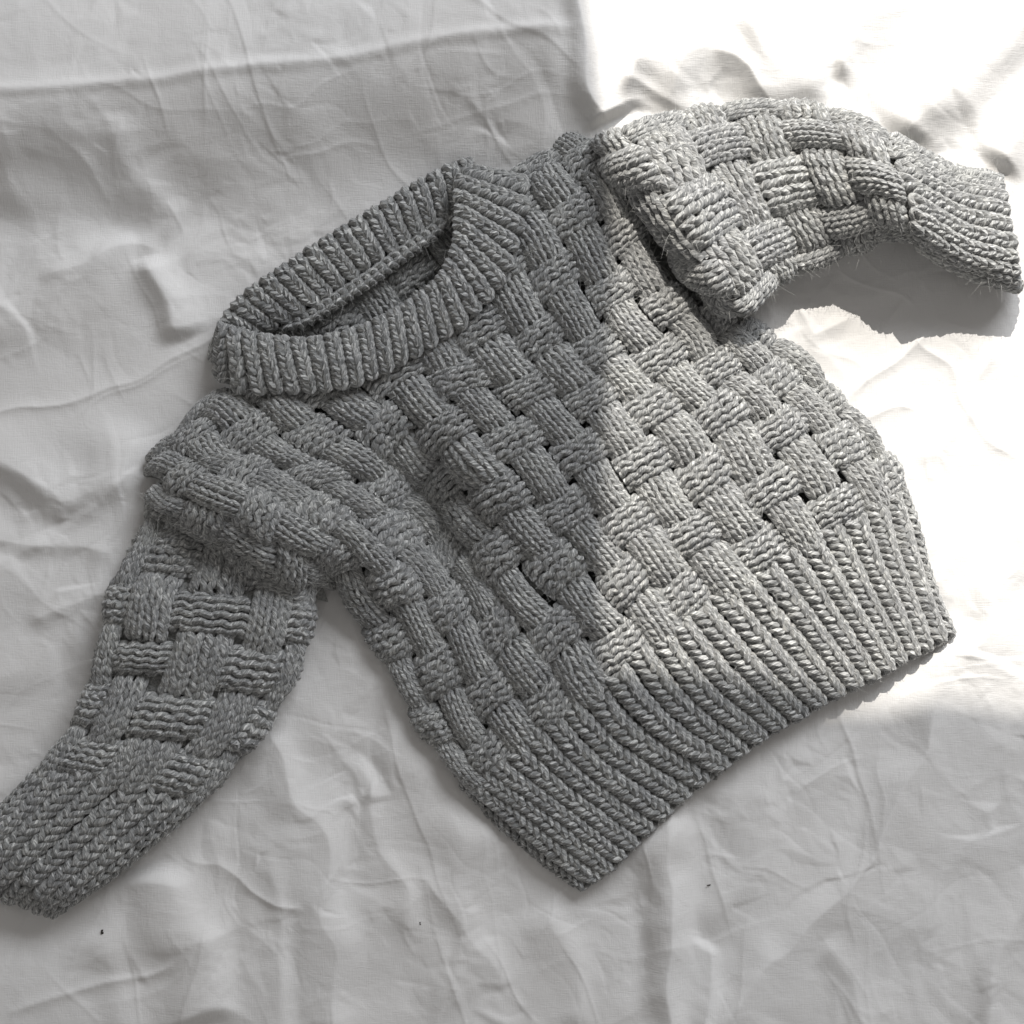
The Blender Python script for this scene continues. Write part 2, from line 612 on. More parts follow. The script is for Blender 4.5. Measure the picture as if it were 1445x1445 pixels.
            l3 = 1 - l1 - l2
            mm = (l1 >= -1e-6) & (l2 >= -1e-6) & (l3 >= -1e-6)
            v = l1 * hh[tri[0]] + l2 * hh[tri[1]] + l3 * hh[tri[2]]
            o = out[sl]
            o[mm] = v[mm]
        return out

    def blur(Z, w):
        f = np.fft.fftfreq(n, d=cell)
        fr2 = f[:, None]**2 + f[None, :]**2
        return np.real(np.fft.ifft2(np.fft.fft2(Z) * np.exp(-2 * (math.pi * w)**2 * fr2)))

    mask = np.clip(fft_noise(n, 300, cell, rng) * 0.45 + 0.8, 0.2, 1.6)
    F = soft + blur(facets(130, 2.6, 3), 1.6) + mask * (blur(facets(60, 1.5, 4), 0.8) + blur(facets(26, 0.75, 5), 0.7) + blur(facets(12, 0.26, 6), 0.7))
    for _ in range(1200):
        c = rng.uniform(x0, x1, 2)
        a = rng.uniform(0, math.pi)
        L = rng.uniform(25, 130)
        w = rng.uniform(1.0, 3.6)
        h = rng.uniform(0.4, 1.6) * rng.choice([1, 1, -0.7])
        bend = rng.uniform(-0.25, 0.25)
        i0, i1 = np.searchsorted(xs, [c[0] - L - 30, c[0] + L + 30])
        j0, j1 = np.searchsorted(xs, [c[1] - L - 30, c[1] + L + 30])
        if i1 <= i0 or j1 <= j0:
            continue
        rx, ry = Xw[i0:i1, j0:j1] - c[0], Yw[i0:i1, j0:j1] - c[1]
        al = rx * math.cos(a) + ry * math.sin(a)
        ac = -rx * math.sin(a) + ry * math.cos(a) + bend * al * al / L
        side = np.where(ac > 0, 1.0, rng.uniform(1.2, 3.0))
        F[i0:i1, j0:j1] += h * np.exp(-np.abs(ac) / (w * side)) * np.clip(1 - (al / L)**2, 0, 1)
    for _ in range(60):
        # long creases running between the folds
        c = rng.uniform(x0, x1, 2)
        a = math.pi / 2 + rng.normal(0, 0.45) if c[1] > 700 else rng.uniform(0, math.pi)
        L = rng.uniform(90, 240)
        w = rng.uniform(1.5, 4)
        h = rng.uniform(0.9, 2.4)
        bend = rng.uniform(-0.12, 0.12)
        i0, i1 = np.searchsorted(xs, [c[0] - L - 30, c[0] + L + 30])
        j0, j1 = np.searchsorted(xs, [c[1] - L - 30, c[1] + L + 30])
        rx, ry = X[i0:i1, j0:j1] + 0.5 * wob[i0:i1, j0:j1] - c[0], Y[i0:i1, j0:j1] + 0.5 * wob2[i0:i1, j0:j1] - c[1]
        al = rx * math.cos(a) + ry * math.sin(a)
        ac = -rx * math.sin(a) + ry * math.cos(a) + bend * al * al / L
        side = np.where(ac > 0, 1.0, rng.uniform(2.0, 6.0))
        F[i0:i1, j0:j1] += h * np.exp(-np.abs(ac) / (w * side)) * np.clip(1 - (al / L)**2, 0, 1)
    H += F * (0.25 + 0.75 * sstep(-30, 30, dd))
    H -= np.where(ins, 4.0 * sstep(0, 40, -dd), 0)
    P = W(np.stack([X, Y, H], -1))
    idx = np.arange(n * n).reshape(n, n)
    f = np.stack([idx[:-1, :-1], idx[:-1, 1:], idx[1:, 1:], idx[1:, :-1]], -1).reshape(-1, 4)
    o = mesh_obj("bed_sheet", P.reshape(-1, 3), f, SHEET)
    o["kind"] = "structure"
    o["label"] = "crumpled white cotton bed sheet under the sweater"
    return xs, H


SHX, SHH = build_sheet()


def sheet_z(px, py):
    i = int(np.clip(np.searchsorted(SHX, px), 0, len(SHX) - 1))
    j = int(np.clip(np.searchsorted(SHX, py), 0, len(SHX) - 1))
    return SHH[i, j]


# ---------------------------------------------------------------- knitting
SIDES = 7
SEG = 13
FUZZ = []          # (positions, outward directions) sampled for the loose fibres


def tube(P, rad, ref, uoff=0.0):
    """P (rows, n, 3) centre lines, rad (rows, n), ref (rows, n, 3) rough normals -> verts, faces, uvs"""
    R, n, _ = P.shape
    T = np.gradient(P, axis=1)
    T /= np.linalg.norm(T, axis=-1, keepdims=True) + 1e-12
    B = np.cross(T, ref)
    B /= np.linalg.norm(B, axis=-1, keepdims=True) + 1e-9
    Nn = np.cross(B, T)
    ang = np.linspace(0, 2 * math.pi, SIDES + 1)
    ca, sa = np.cos(ang), np.sin(ang)
    ring = (Nn[:, :, None, :] * ca[None, None, :, None] + B[:, :, None, :] * sa[None, None, :, None])
    V = P[:, :, None, :] + ring * rad[:, :, None, None]
    seg = np.linalg.norm(np.diff(P, axis=1), axis=-1)
    arc = np.concatenate([np.zeros((R, 1)), np.cumsum(seg, axis=1)], axis=1) / (4.3 * S)
    arc = arc + uoff + np.arange(R)[:, None] * 17.3
    uv = np.stack([np.broadcast_to(arc[:, :, None], (R, n, SIDES + 1)),
                   np.broadcast_to(np.linspace(0, 1, SIDES + 1)[None, None, :], (R, n, SIDES + 1))], -1)
    k = SIDES + 1
    idx = np.arange(R * n * k).reshape(R, n, k)
    f = np.stack([idx[:, :-1, :-1], idx[:, 1:, :-1], idx[:, 1:, 1:], idx[:, :-1, 1:]], -1).reshape(-1, 4)
    m = max(1, int(R * n * 1.2))
    sel = RNG.integers(0, R * n, m)
    sk = RNG.integers(0, SIDES, m)
    FUZZ.append((V.reshape(-1, k, 3)[sel, sk], ring.reshape(-1, k, 3)[sel, sk], T.reshape(-1, 3)[sel]))
    return V.reshape(-1, 3), f, uv.reshape(-1, 2)


def knit_piece(name, surf, u0, u1, v0, v1, ncol, nrow, kind, parent, H, phm=72, rad=None, A=0.27, B=0.95, cz=3.4, tilt=2.6,
               arch=4.0, keep=None, lift=0.0, rot=0.0, first_off=0.0):
    """stitches of one piece: v0 is the cast-on side (towards hem or cuff), v1 the other; kind 'knit' or 'purl'"""
    n = ncol * SEG + 1
    tau = np.linspace(0, ncol, n)
    j = np.arange(nrow)[:, None]
    nst = ncol
    cell = np.minimum(tau.astype(int), ncol - 1)
    jit = RNG.normal(0, 1, (nrow, nst, 4))
    th = 2 * math.pi * tau - math.pi
    x = tau[None, :] + A * np.sin(2 * th)[None, :] + 0.035 * jit[:, cell, 0]
    y = j + 0.5 + (B * (1 + 0.05 * jit[:, cell, 1])) * np.cos(th)[None, :] + 0.06 * jit[:, cell, 2]
    sg = -1.0 if kind == 'knit' else 1.0
    zst = sg * cz * np.cos(2 * th)[None, :] * np.ones((nrow, 1))
    if kind == 'purl':
        # purl bumps lie flat and wide, each leaning the same way
        c2 = np.cos(2 * th)[None, :] * np.ones((nrow, 1))
        zst = 3.4 * np.clip(c2, 0, 1) + 6.8 * np.clip(c2, -1, 0) + 0.7 * jit[:, cell, 3]
        y = y + 0.27 * np.sin(th)[None, :] + 0.06 * jit[:, cell, 0]
    else:
        # each leg of the V lies over the stitch below and under the one above
        zst = zst - tilt * (np.cos(th) * np.sin(th)**2)[None, :]
    fu = x / ncol
    fv = y / nrow
    ph_m = math.radians(phm)
    f = fu if kind == 'knit' else fv
    g = fv if kind == 'knit' else fu
    ph = (np.clip(f, -0.12, 1.12) - 0.5) * 2 * ph_m
    off = np.sin(ph) / math.sin(ph_m) * 0.5
    zc = H * (np.cos(ph) - math.cos(ph_m)) / (1 - math.cos(ph_m))
    za = -arch * np.clip(np.abs(2 * g - 1), 0, 1.25)**3
    uc, du, vc, dv = (u0 + u1) / 2, u1 - u0, (v0 + v1) / 2, v1 - v0
    if kind == 'knit':
        lu, lv = off, fv - 0.5
    else:
        lu, lv = fu - 0.5, off
    cr, sr = math.cos(rot), math.sin(rot)
    asp = abs(dv / du)
    lu2 = lu * cr - lv * sr * asp
    lv2 = lv * cr + lu * sr / asp
    U = uc + du * lu2
    V = vc + dv * lv2
    P0, Nm, Pu, Pv = surf.all(U, V)
    lu_ = np.linalg.norm(Pu, axis=-1)
    lv_ = np.linalg.norm(Pv, axis=-1)
    # stitch depth follows the turned side of the pillow
    if kind == 'knit':
        tdir = Pu / (lu_[..., None] + 1e-9) * np.sign(du)
    else:
        tdir = Pv / (lv_[..., None] + 1e-9) * np.sign(dv)
    slope = np.sin(ph) * min(1.0, H / 14.0)
    P = P0 + Nm * ((zc + za + lift) * S)[..., None] + Nm * (zst * np.sqrt(1 - slope**2) * S)[..., None] + tdir * (zst * slope * S)[..., None]
    if rad is None:
        if kind == 'knit':
            wst = float(np.median(lu_)) * abs(du) / S / ncol * (ph_m / math.sin(ph_m))
            rad = float(np.clip(0.258 * wst, 3.6, 5.6))
        else:
            hst = float(np.median(lv_)) * abs(dv) / S / nrow * (ph_m / math.sin(ph_m))
            rad = float(np.clip(0.46 * hst, 3.8, 6.4))
    radm = rad * S * (1 + 0.07 * np.repeat(RNG.normal(0, 1, (nrow, nst)), SEG, axis=1)[:, :n - 1])
    radm = np.concatenate([radm, radm[:, -1:]], axis=1)
    if kind == 'knit':
        radm = radm * (0.88 + 0.20 * np.sin(th)[None, :]**2)
    else:
        radm = radm * (0.80 + 0.27 * np.cos(th)[None, :]**2)
    # smooth the radius between stitches
    k = np.ones(5) / 5
    radm = np.stack([np.convolve(np.pad(r, 2, mode='edge'), k, 'valid') for r in radm])
    if keep is not None:
        xx = P[..., 0] / S + CX
        yy = CX - P[..., 1] / S
        ok = keep(xx, yy)
    else:
        ok = None
    Vt, F, UVt = tube(P, radm, Nm, uoff=RNG.uniform(0, 100))
    if ok is not None and not ok.all():
        okv = np.repeat(ok.reshape(-1), SIDES + 1)
        F = F[okv[F].all(axis=1)]
        if len(F) < 60:
            return None
        used = np.unique(F)
        mp = np.full(len(Vt), -1)
        mp[used] = np.arange(len(used))
        Vt, UVt, F = Vt[used], UVt[used], mp[F]
    return mesh_obj(name, Vt, F, YARN, parent, UVt)


def ground_mesh(name, surf, parent, offset, keep=None, thick=0.0, step=1):
    P = (surf.P + surf.N * (offset * S))[::step, ::step]
    nu, nv = P.shape[:2]
    idx = np.arange(nu * nv).reshape(nu, nv)
    f = np.stack([idx[:-1, :-1], idx[:-1, 1:], idx[1:, 1:], idx[1:, :-1]], -1).reshape(-1, 4)
    if keep is not None:
        us = np.linspace(surf.u0, surf.u1, surf.nu)[::step]
        vs = np.linspace(surf.v0, surf.v1, surf.nv)[::step]
        U, V = np.meshgrid((us[:-1] + us[1:]) / 2, (vs[:-1] + vs[1:]) / 2, indexing='ij')
        C = P[:-1, :-1]
        ok = keep(U, V, C[..., 0] / S + CX, CX - C[..., 1] / S).reshape(-1)
        f = f[ok]
    used = np.unique(f)
    mp = np.full(nu * nv, -1)
    mp[used] = np.arange(len(used))
    o = mesh_obj(name, P.reshape(-1, 3)[used], mp[f], GROUND, parent)
    if thick:
        so = o.modifiers.new("thickness", 'SOLIDIFY')
        so.thickness = thick * S
        so.offset = -1
    return o


# ---------------------------------------------------------------- the sweater
sweater = bpy.data.objects.new("sweater", None)
COL.objects.link(sweater)
sweater["label"] = "chunky grey basketweave knitted sweater with ribbed neck, cuffs and hem on the sheet"
sweater["category"] = "sweater"

# --- body: block centres as they lie, a = block column (to the right), b = block row (towards the hem)
CT = """
0 0 668 654 52|1 0 724 618 54|2 0 778 591 50|3 0 834 560 50|4 0 880 532 48|5 0 934 504 46|6 0 985 468 44
0 1 710 699 54|1 1 764 672 55|2 1 822 638 52|3 1 870 608 52|4 1 924 574 50|5 1 967 546 48|6 1 1012 516 42|7 1 1046 488 34
0 2 745 750 52|1 2 799 720 50|2 2 849 687 52|3 2 905 651 52|4 2 966 618 50|5 2 1016 582 48|6 2 1062 556 42|7 2 1098 532 30
0 3 791 797 46|1 3 839 770 50|2 3 888 734 50|3 3 940 708 50|4 3 995 668 50|5 3 1049 635 46|6 3 1106 604 40|7 3 1142 574 30
0 4 833 860 44|1 4 882 820 48|2 4 926 782 50|3 4 978 752 50|4 4 1033 727 48|5 4 1085 689 46|6 4 1142 657 40|7 4 1189 628 28
0 5 878 909 42|1 5 924 873 45|2 5 967 837 46|3 5 1018 805 46|4 5 1071 775 45|5 5 1126 743 42|6 5 1180 716 38|7 5 1232 690 28
0 -1 627 606 46|1 -1 683 577 48|2 -1 745 551 48|3 -1 799 526 48|4 -1 840 492 47|5 -1 889 458 46|6 -1 946 434 45
0 -2 591 566 44|1 -2 646 533 46|2 -2 710 516 46|3 -2 757 474 46|4 -2 811 442 46|5 -2 863 412 45|6 -2 906 377 44
0 -3 557 522 40|1 -3 623 499 42|2 -3 671 463 42|3 -3 732 434 44|4 -3 783 389 45|5 -3 833 361 45|6 -3 884 326 44
4 -4 757 332 44|5 -4 808 305 44|6 -4 860 272 44
5 -5 776 264 34|6 -5 830 220 32|5 -6 760 235 14|6 -6 806 205 10
-1 -3 501 580 42|-1 -2 540 606 38|-1 -1 582 654 18|-1 0 616 689 6|-1 1 655 735 26|-1 2 693 785 40|-1 3 735 845 42|-1 4 784 890 42|-1 5 814 953 40
-2 -4 403 581 46|-2 -3 442 614 44|-2 -2 507 651 44|-2 -1 550 689 20|-2 0 604 728 -2|-2 1 631 772 6|-2 2 672 823 28|-2 3 704 888 38|-2 4 738 943 38|-2 5 776 997 36
-3 -5 318 572 34|-3 -4 357 609 48|-3 -3 392 640 52|-3 -2 448 668 50|-3 -1 502 706 50|-3 0 558 748 32|-3 1 602 808 28|-3 2 635 858 34|-3 3 664 922 36|-3 4 692 975 36|-3 5 727 1024 34
-4 -6 238 636 24|-4 -5 272 612 40|-4 -4 298 649 54|-4 -3 352 657 58|-4 -2 396 688 60|-4 -1 458 722 62|-4 0 514 772 58|-4 1 563 828 42|-4 2 592 880 32|-4 3 621 947 32|-4 4 650 1012 30|-4 5 686 1068 28
-5 -5 232 655 34|-5 -4 260 672 54|-5 -3 306 697 76|-5 -2 368 722 80|-5 -1 420 756 74|-5 0 476 784 52|-5 1 503 842 28|-5 2 548 906 22|-5 3 577 966 20|-5 4 611 1020 20|-5 5 655 1085 20
-6 -4 232 710 40|-6 -3 284 733 62|-6 -2 352 772 66|-6 -1 412 806 60|-6 0 452 812 34
-7 -3 276 742 40|-7 -2 346 792 42|-7 -1 408 838 40|-7 -4 226 722 24
-5.7 1 482 846 12|-5.7 2 522 908 9|-5.7 3 556 962 9|-5.7 4 588 1024 9|-5.7 5 636 1084 9
-6.6 1 494 846 2|-6.6 2 536 902 1|-6.6 3 570 958 1|-6.6 4 604 1016 1|-6.6 5 652 1074 1
8 1 1072 470 16|8 2 1126 508 12|8 3 1176 560 12|8 4 1218 606 12|8 5 1258 664 12|9 3 1158 552 0|9 5 1242 656 0|9 1 1060 476 2
-5.7 6.5 712 1162 9|-5.7 7.6 770 1208 9|-5.7 8.75 824 1249 8|-5 6.5 734 1147 22|-5 7.6 790 1195 22|-5 8.75 846 1236 12
-6.6 6.5 726 1150 0|-6.6 8.75 834 1240 0
-3 6.5 795 1098 32|-3 8.75 905 1180 16|-1 6.5 878 1030 36|-1 8.75 990 1104 18|1 6.5 985 955 38|1 8.75 1080 1038 18
3 6.5 1085 886 38|3 8.75 1172 985 18|5 6.5 1176 826 36|5 8.75 1252 944 18|7 6.5 1258 772 24|7 8.75 1312 911 14
8 6.5 1290 756 10|8 8.75 1340 896 8|9 6.5 1276 750 0|9 8.75 1326 896 0
"""
ctl_uv, ctl_p = [], []
for tok in CT.replace("\n", "|").split("|"):
    q = tok.split()
    if len(q) < 5:
        continue
    a, b, px, py, z = map(float, q)
    if z > 30:
        z = 30 + (z - 30) * 1.5
    x, y = at(px, py, z)
    ctl_uv.append((a, b))
    ctl_p.append((x, y, z))
body_fn = TPS(ctl_uv, ctl_p, lam=0.015)
BODY = Surf(lambda u, v: body_fn(np.c_[u, v]), -7.5, 9.0, -7.0, 9.0, 12)

# neck opening (seam between neckband and body), in picture units
NECK_HOLE = [(318, 470), (318, 520), (345, 535), (400, 536), (460, 530), (500, 522), (545, 496), (600, 468), (640, 445), (685, 408),
             (708, 375), (716, 325), (722, 275), (705, 215), (640, 230), (480, 330), (340, 440)]

ARMHOLE = [(858, 150), (862, 200), (880, 235), (905, 300), (940, 360), (985, 420), (1020, 470), (1110, 470), (1300, 300), (1200, 100)]


def keep_body(x, y):
    return ~in_poly(x, y, NECK_HOLE)


def b_range(a):
    return {-7: (-3, 0), -6: (-4, 0), -5: (-5, 5), -4: (-6, 5), -3: (-6, 5), -2: (-5, 5), -1: (-4, 5), 0: (-4, 5), 1: (-4, 5), 2: (-4, 5),
            3: (-4, 5), 4: (-5, 5), 5: (-6, 5), 6: (-6, 5), 7: (0, 5), 8: (1, 5)}[a]


corner_gap = {}


def gap(i, j):
    if (i, j) not in corner_gap:
        corner_gap[(i, j)] = float(np.clip(RNG.normal(0.145, 0.035), 0.05, 0.19))
    return corner_gap[(i, j)]


def keep_ground_body(U, V, X, Y):
    ok = ~in_poly(X, Y, NECK_HOLE)
    k = np.zeros(U.shape, bool)
    for a in range(-7, 9):
        lo_b, hi_b = b_range(a)
        k |= (np.abs(U - a) <= 0.5) & (V > lo_b - 0.5) & (V < hi_b + 0.6)
    k &= ~((U < -6.2) & (V > 0.2))
    ci, cj = np.round(U - 0.5) + 0.5, np.round(V - 0.5) + 0.5
    hole = (np.maximum(np.abs(U - ci), np.abs(V - cj)) < 0.21) & (np.abs(V) < 5.2)
    return ok & k & ~hole


front_panel = ground_mesh("front_panel", BODY, sweater, -7.5, keep_ground_body)


def block(surf, a, b, parent, knit, flip=1, keep=None, H=(9.5, 8.5), rows=6):
    d = 0.5 * (gap(a, b) + gap(a + 1, b + 1))
    e = RNG.normal(0, 0.02, 4)
    rot = RNG.normal(0, 0.035)
    lift = RNG.normal(0, 1.0)
    if knit:
        u0, u1 = a - 0.5 + d * 0.9 + e[0], a + 0.5 - d * 0.9 + e[1]
        v0, v1 = b + flip * (0.5 + d * 0.65), b - flip * (0.5 + d * 0.65)
        return knit_piece("knit_block", surf, u0, u1, v0 + e[2], v1 + e[3], 4, rows + 1, 'knit', parent, H[0], 76, A=0.205,
                          arch=7.0, keep=keep, rot=rot, lift=lift)
    u0, u1 = a - 0.5 - d * 0.55 + e[0], a + 0.5 + d * 0.55 + e[1]
    v0, v1 = b + flip * (0.5 - d * 0.95), b - flip * (0.5 - d * 0.95)
    return knit_piece("purl_block", surf, u0, u1, v0 + e[2], v1 + e[3], 4, rows, 'purl', parent, H[1], 72,
                      A=0.23, B=0.60, cz=3.6, arch=7.5, keep=keep, rot=rot, lift=lift)


for a in range(-7, 9):
    lo_b, hi_b = b_range(a)
    for b in range(lo_b, hi_b + 1):
        if a == -7 and b > -1:
            continue
        block(BODY, a, b, front_panel, (a + b) % 2 == 0, keep=keep_body)

# --- hem
HEM0, HEM1 = 5.45, 8.72


def keep_ground_hem(U, V, X, Y):
    return (V > HEM0 - 0.1) & (V < HEM1 - 0.05) & (U > -6.4) & (U < 8.8)


hem = ground_mesh("hem_band", BODY, sweater, -6.5, keep_ground_hem)
NR = 24
ua = np.linspace(-6.05, 8.35, NR + 1)
for i in range(NR):
    p = ua[i + 1] - ua[i]
    st = RNG.uniform(-0.12, 0.10)
    knit_piece("rib", BODY, ua[i] + 0.07 * p, ua[i + 1] - 0.07 * p, HEM1, HEM0 - 0.12 + st, 1, 19, 'knit', hem, 7.5, 66,
               A=0.29, B=0.98, cz=3.4, arch=2.0, lift=RNG.normal(0, .7))

# --- back panel: lies flat on the sheet below the front
BACK_OUT = [(330, 455), (420, 400), (560, 305), (650, 262), (720, 262), (850, 215), (960, 330), (1060, 470), (1190, 600), (1262, 740),
            (1316, 890), (1090, 1018), (830, 1226), (690, 1112), (610, 1010), (545, 895), (480, 800), (300, 740), (235, 690), (320, 545)]


def back_fn(u, v):
    x = 200 + u * 60
    y = 200 + v * 60
    return np.stack([x, y, np.full_like(x, 5.0)], -1)


BACK = Surf(back_fn, 0.0, 19.5, 0.0, 18.0, 5)
back_panel = ground_mesh("back_panel", BACK, sweater, 0.0, lambda U, V, X, Y: in_poly(X, Y, BACK_OUT), thick=5)


def inside_fn(u, v):
    x = 530 + (u * 0.83 + v * 0.55) * 62
    y = 420 + (-u * 0.56 + v * 0.83) * 62
    return np.stack([x, y, np.full_like(x, 9.0)], -1)


INSIDE = Surf(inside_fn, -3.0, 3.0, -1.5, 1.5, 8)
for a in range(-2, 3):
    for b in (-1, 0, 1):
        block(INSIDE, a, b, back_panel, (a + b) % 2 == 0, H=(5.0, 5.0))


# --- neckband: front strip (rim -> seam) and the inside of the back strip
def strip(rim, seam, z_rim, z_seam, bulge):
    rim = np.array(rim, float)
    seam = np.array(seam, float)
    n = len(rim)
    z_rim = np.asarray(z_rim, float) * np.ones(n)
    z_seam = np.asarray(z_seam, float) * np.ones(n)
    mid = (rim + seam) / 2
    d = np.r_[0, np.cumsum(np.linalg.norm(np.diff(mid, axis=0), axis=1))]
    ts = d / d[-1]

    def fn(u, v):
        r = hermite(ts, rim, u)
        s = hermite(ts, seam, u)
        zr = hermite(ts, z_rim, u)[:, 0]
        zs = hermite(ts, z_seam, u)[:, 0]
        # v=0 rim, v=1 seam; v<0 folds over the rim and down
        vv = np.clip(v, 0, 1)[:, None]
        pxy = r * (1 - vv) + s * vv
        z = zr * (1 - vv[:, 0]) + zs * vv[:, 0] + bulge * np.sin(math.pi * vv[:, 0])
        over = np.clip(-v, 0, 1)
        nrm = (r - s) / (np.linalg.norm(r - s, axis=1, keepdims=True) + 1e-9)
        pxy = pxy + nrm * (6 * np.sin(np.clip(over * 6, 0, math.pi / 2)))[:, None] - nrm * (np.clip(over - .26, 0, 1) * 40)[:, None]
        z = z - 34 * np.clip(over * 1.6, 0, 1)**1.3
        x, y = at(pxy[:, 0], pxy[:, 1], z)
        return np.stack([x, y, z], -1)
    return fn, d[-1]


FR_RIM = [(332, 446), (316, 462), (330, 472), (372, 482), (430, 487), (490, 478), (545, 455), (595, 425), (633, 386), (650, 336), (652, 286), (654, 254), (668, 238)]
FR_SEAM = [(304, 488), (308, 522), (338, 548), (388, 550), (446, 548), (500, 540), (552, 516), (606, 486), (660, 448), (706, 398), (732, 330), (742, 282), (738, 248)]
FR_ZR = [22, 36, 52, 62, 66, 66, 66, 66, 68, 70, 66, 54, 32]
FR_ZS = [8, 20, 46, 57, 60, 60, 59, 58, 59, 60, 56, 46, 24]
fr_fn, fr_len = strip(FR_RIM, FR_SEAM, FR_ZR, FR_ZS, 5)
FRONT_NECK = Surf(fr_fn, 0, 1, -0.5, 1.0, 60)
neckband = ground_mesh("neckband", FRONT_NECK, sweater, -6.0)
NF = 25
for i in range(NF):
    p = 1.0 / NF
    knit_piece("rib", FRONT_NECK, (i + 0.13) * p, (i + 0.87) * p, 1.0 + RNG.uniform(-.03, .03), -0.12, 1, 9, 'knit', neckband, 7.5, 72,
               A=0.28, B=0.98, cz=3.4, arch=1.0, lift=RNG.normal(0, .8))

BK_RIM = [(322, 462), (334, 440), (366, 412), (410, 382), (460, 350), (510, 318), (560, 288), (606, 260), (644, 240), (668, 236)]
BK_SEAM = [(350, 470), (376, 462), (408, 446), (448, 420), (492, 390), (536, 360), (578, 332), (616, 304), (648, 280), (672, 260)]
bk_fn, bk_len = strip(BK_RIM, BK_SEAM, [30, 36, 42, 44, 45, 45, 44, 42, 38, 34], [16, 20, 26, 30, 30, 30, 30, 30, 26, 20], 2)
BACK_NECK = Surf(bk_fn, 0, 1, -0.5, 1.0, 60)
back_band = ground_mesh("back_neckband", BACK_NECK, sweater, -6.0)
NB = 17
for i in range(NB):
    p = 1.0 / NB
    knit_piece("rib", BACK_NECK, (i + 0.13) * p, (i + 0.87) * p, 1.0, -0.16, 1, 8, 'knit', back_band, 9.0, 72,
               A=0.28, B=0.98, cz=3.4, arch=1.0, lift=RNG.normal(0, .8))


# the raised seam inside the back of the neck: a chain of loops
def chain(name, pts, zs, parent, width=7.5, pitch=13.0, rad=4.6):
    pts = np.array(pts, float)
    d = np.r_[0, np.cumsum(np.linalg.norm(np.diff(pts, axis=0), axis=1))]
    n = int(d[-1] / pitch)
    t = np.linspace(0, d[-1], n * 16)
    xy = hermite(d, pts, t)
    z = hermite(d, np.asarray(zs, float), t)[:, 0]
    tg = np.gradient(xy, axis=0)
    tg /= np.linalg.norm(tg, axis=1, keepdims=True)
    nr = np.c_[-tg[:, 1], tg[:, 0]]
    curves = []
    for s in (-1, 1):
        ph = t / pitch * 2 * math.pi + (0 if s > 0 else math.pi * 0.5)
        off = s * width * 0.5 + 2.6 * np.sin(ph)
        al = 3.0 * np.cos(ph)
        q = xy + nr * off[:, None] + tg * al[:, None]
        zz = z + 3.0 * np.cos(ph + s)
        x, y = at(q[:, 0], q[:, 1], zz)
        curves.append(np.stack([x, y, zz], -1))
    P = W(np.array(curves))
    ref = np.zeros_like(P)
    ref[..., 2] = 1
    V, F, UV = tube(P, np.full(P.shape[:2], rad * S), ref)
    return mesh_obj(name, V, F, YARN, parent, UV)


chain("seam_ridge", [(396, 462), (428, 452), (474, 424), (522, 393), (570, 357), (608, 330), (634, 306), (650, 286)],
      [24, 32, 38, 40, 40, 39, 36, 28], back_band, width=10, rad=5.2)


# --- sleeves: u round the sleeve (phi in units of 1 block), v along it
def sleeve_fn(rs, top, bot, hz, cols, squash=1.0):
    top = np.array(top, float)
    bot = np.array(bot, float)
    rs = np.array(rs, float)

    def fn(u, v):
        tp = hermite(rs, top, v)
        bt = hermite(rs, bot, v)
        h = hermite(rs, np.asarray(hz, float), v)[:, 0]
        ph = u / cols * math.pi          # u in [-cols/2, cols/2] covers the upper half
        m = (tp + bt) / 2
        w = (bt - tp) / 2
        s = np.sin(ph)
        c = np.cos(ph)
        pxy = m + w * (np.sign(s) * np.abs(s)**0.92)[:, None]
        z = h * 0.5 + h * 0.5 * np.sign(c) * np.abs(c)**0.8
        x, y = at(pxy[:, 0], pxy[:, 1], z)
        return np.stack([x, y, z], -1)
    return fn


# right sleeve (upper right of the view), cuff at the right edge
RS = [-0.6, 0, 0.6, 1, 2, 3, 4, 5, 5.8, 6.4, 7, 7.6, 8.15]
RT = [(830, 212), (858, 196), (892, 184), (925, 174), (990, 160), (1062, 154), (1135, 154), (1208, 174), (1262, 198), (1302, 222), (1346, 244), (1384, 250), (1412, 256)]
RB = [(985, 420), (1020, 436), (1050, 436), (1070, 414), (1106, 388), (1158, 364), (1214, 346), (1268, 328), (1302, 344), (1328, 362), (1366, 382), (1402, 394), (1440, 404)]
RH = [56, 98, 130, 110, 76, 70, 98, 140, 146, 120, 94, 86, 78]
r_cols = 4.7
RSLV = Surf(sleeve_fn(RS, RT, RB, RH, r_cols), -3.3, 3.3, -0.6, 8.15, 14)
RFULL = Surf(sleeve_fn(RS, RT, RB, RH, r_cols), -4.7, 4.7, -0.6, 8.15, 8)
right_sleeve = ground_mesh("sleeve", RFULL, sweater, -8.0, lambda U, V, X, Y: V < 6.0)
right_sleeve["label"] = "sunlit sleeve bent to the right of the neck"
for r in range(0, 6):
    for c in range(-2, 4):
        block(RSLV, c, r + 0.0, right_sleeve, (c + r) % 2 == 1, flip=1, H=(9.0, 7.5), rows=6)
right_cuff = ground_mesh("cuff", RFULL, sweater, -7.0, lambda U, V, X, Y: (V > 5.9) & (V < 8.1))
right_cuff["label"] = "sunlit ribbed cuff at the right edge"
NC = 14
uc_ = np.linspace(-3.0, 3.0, NC + 1)
for i in range(NC):
    p = uc_[i + 1] - uc_[i]
    knit_piece("rib", RSLV, uc_[i] + 0.08 * p, uc_[i + 1] - 0.08 * p, 8.12, 5.75 + RNG.uniform(-.15, .1), 1, 14, 'knit', right_cuff, 5.5, 66,
               A=0.27, B=0.95, cz=3.0, arch=1.0, lift=RNG.normal(0, .6))

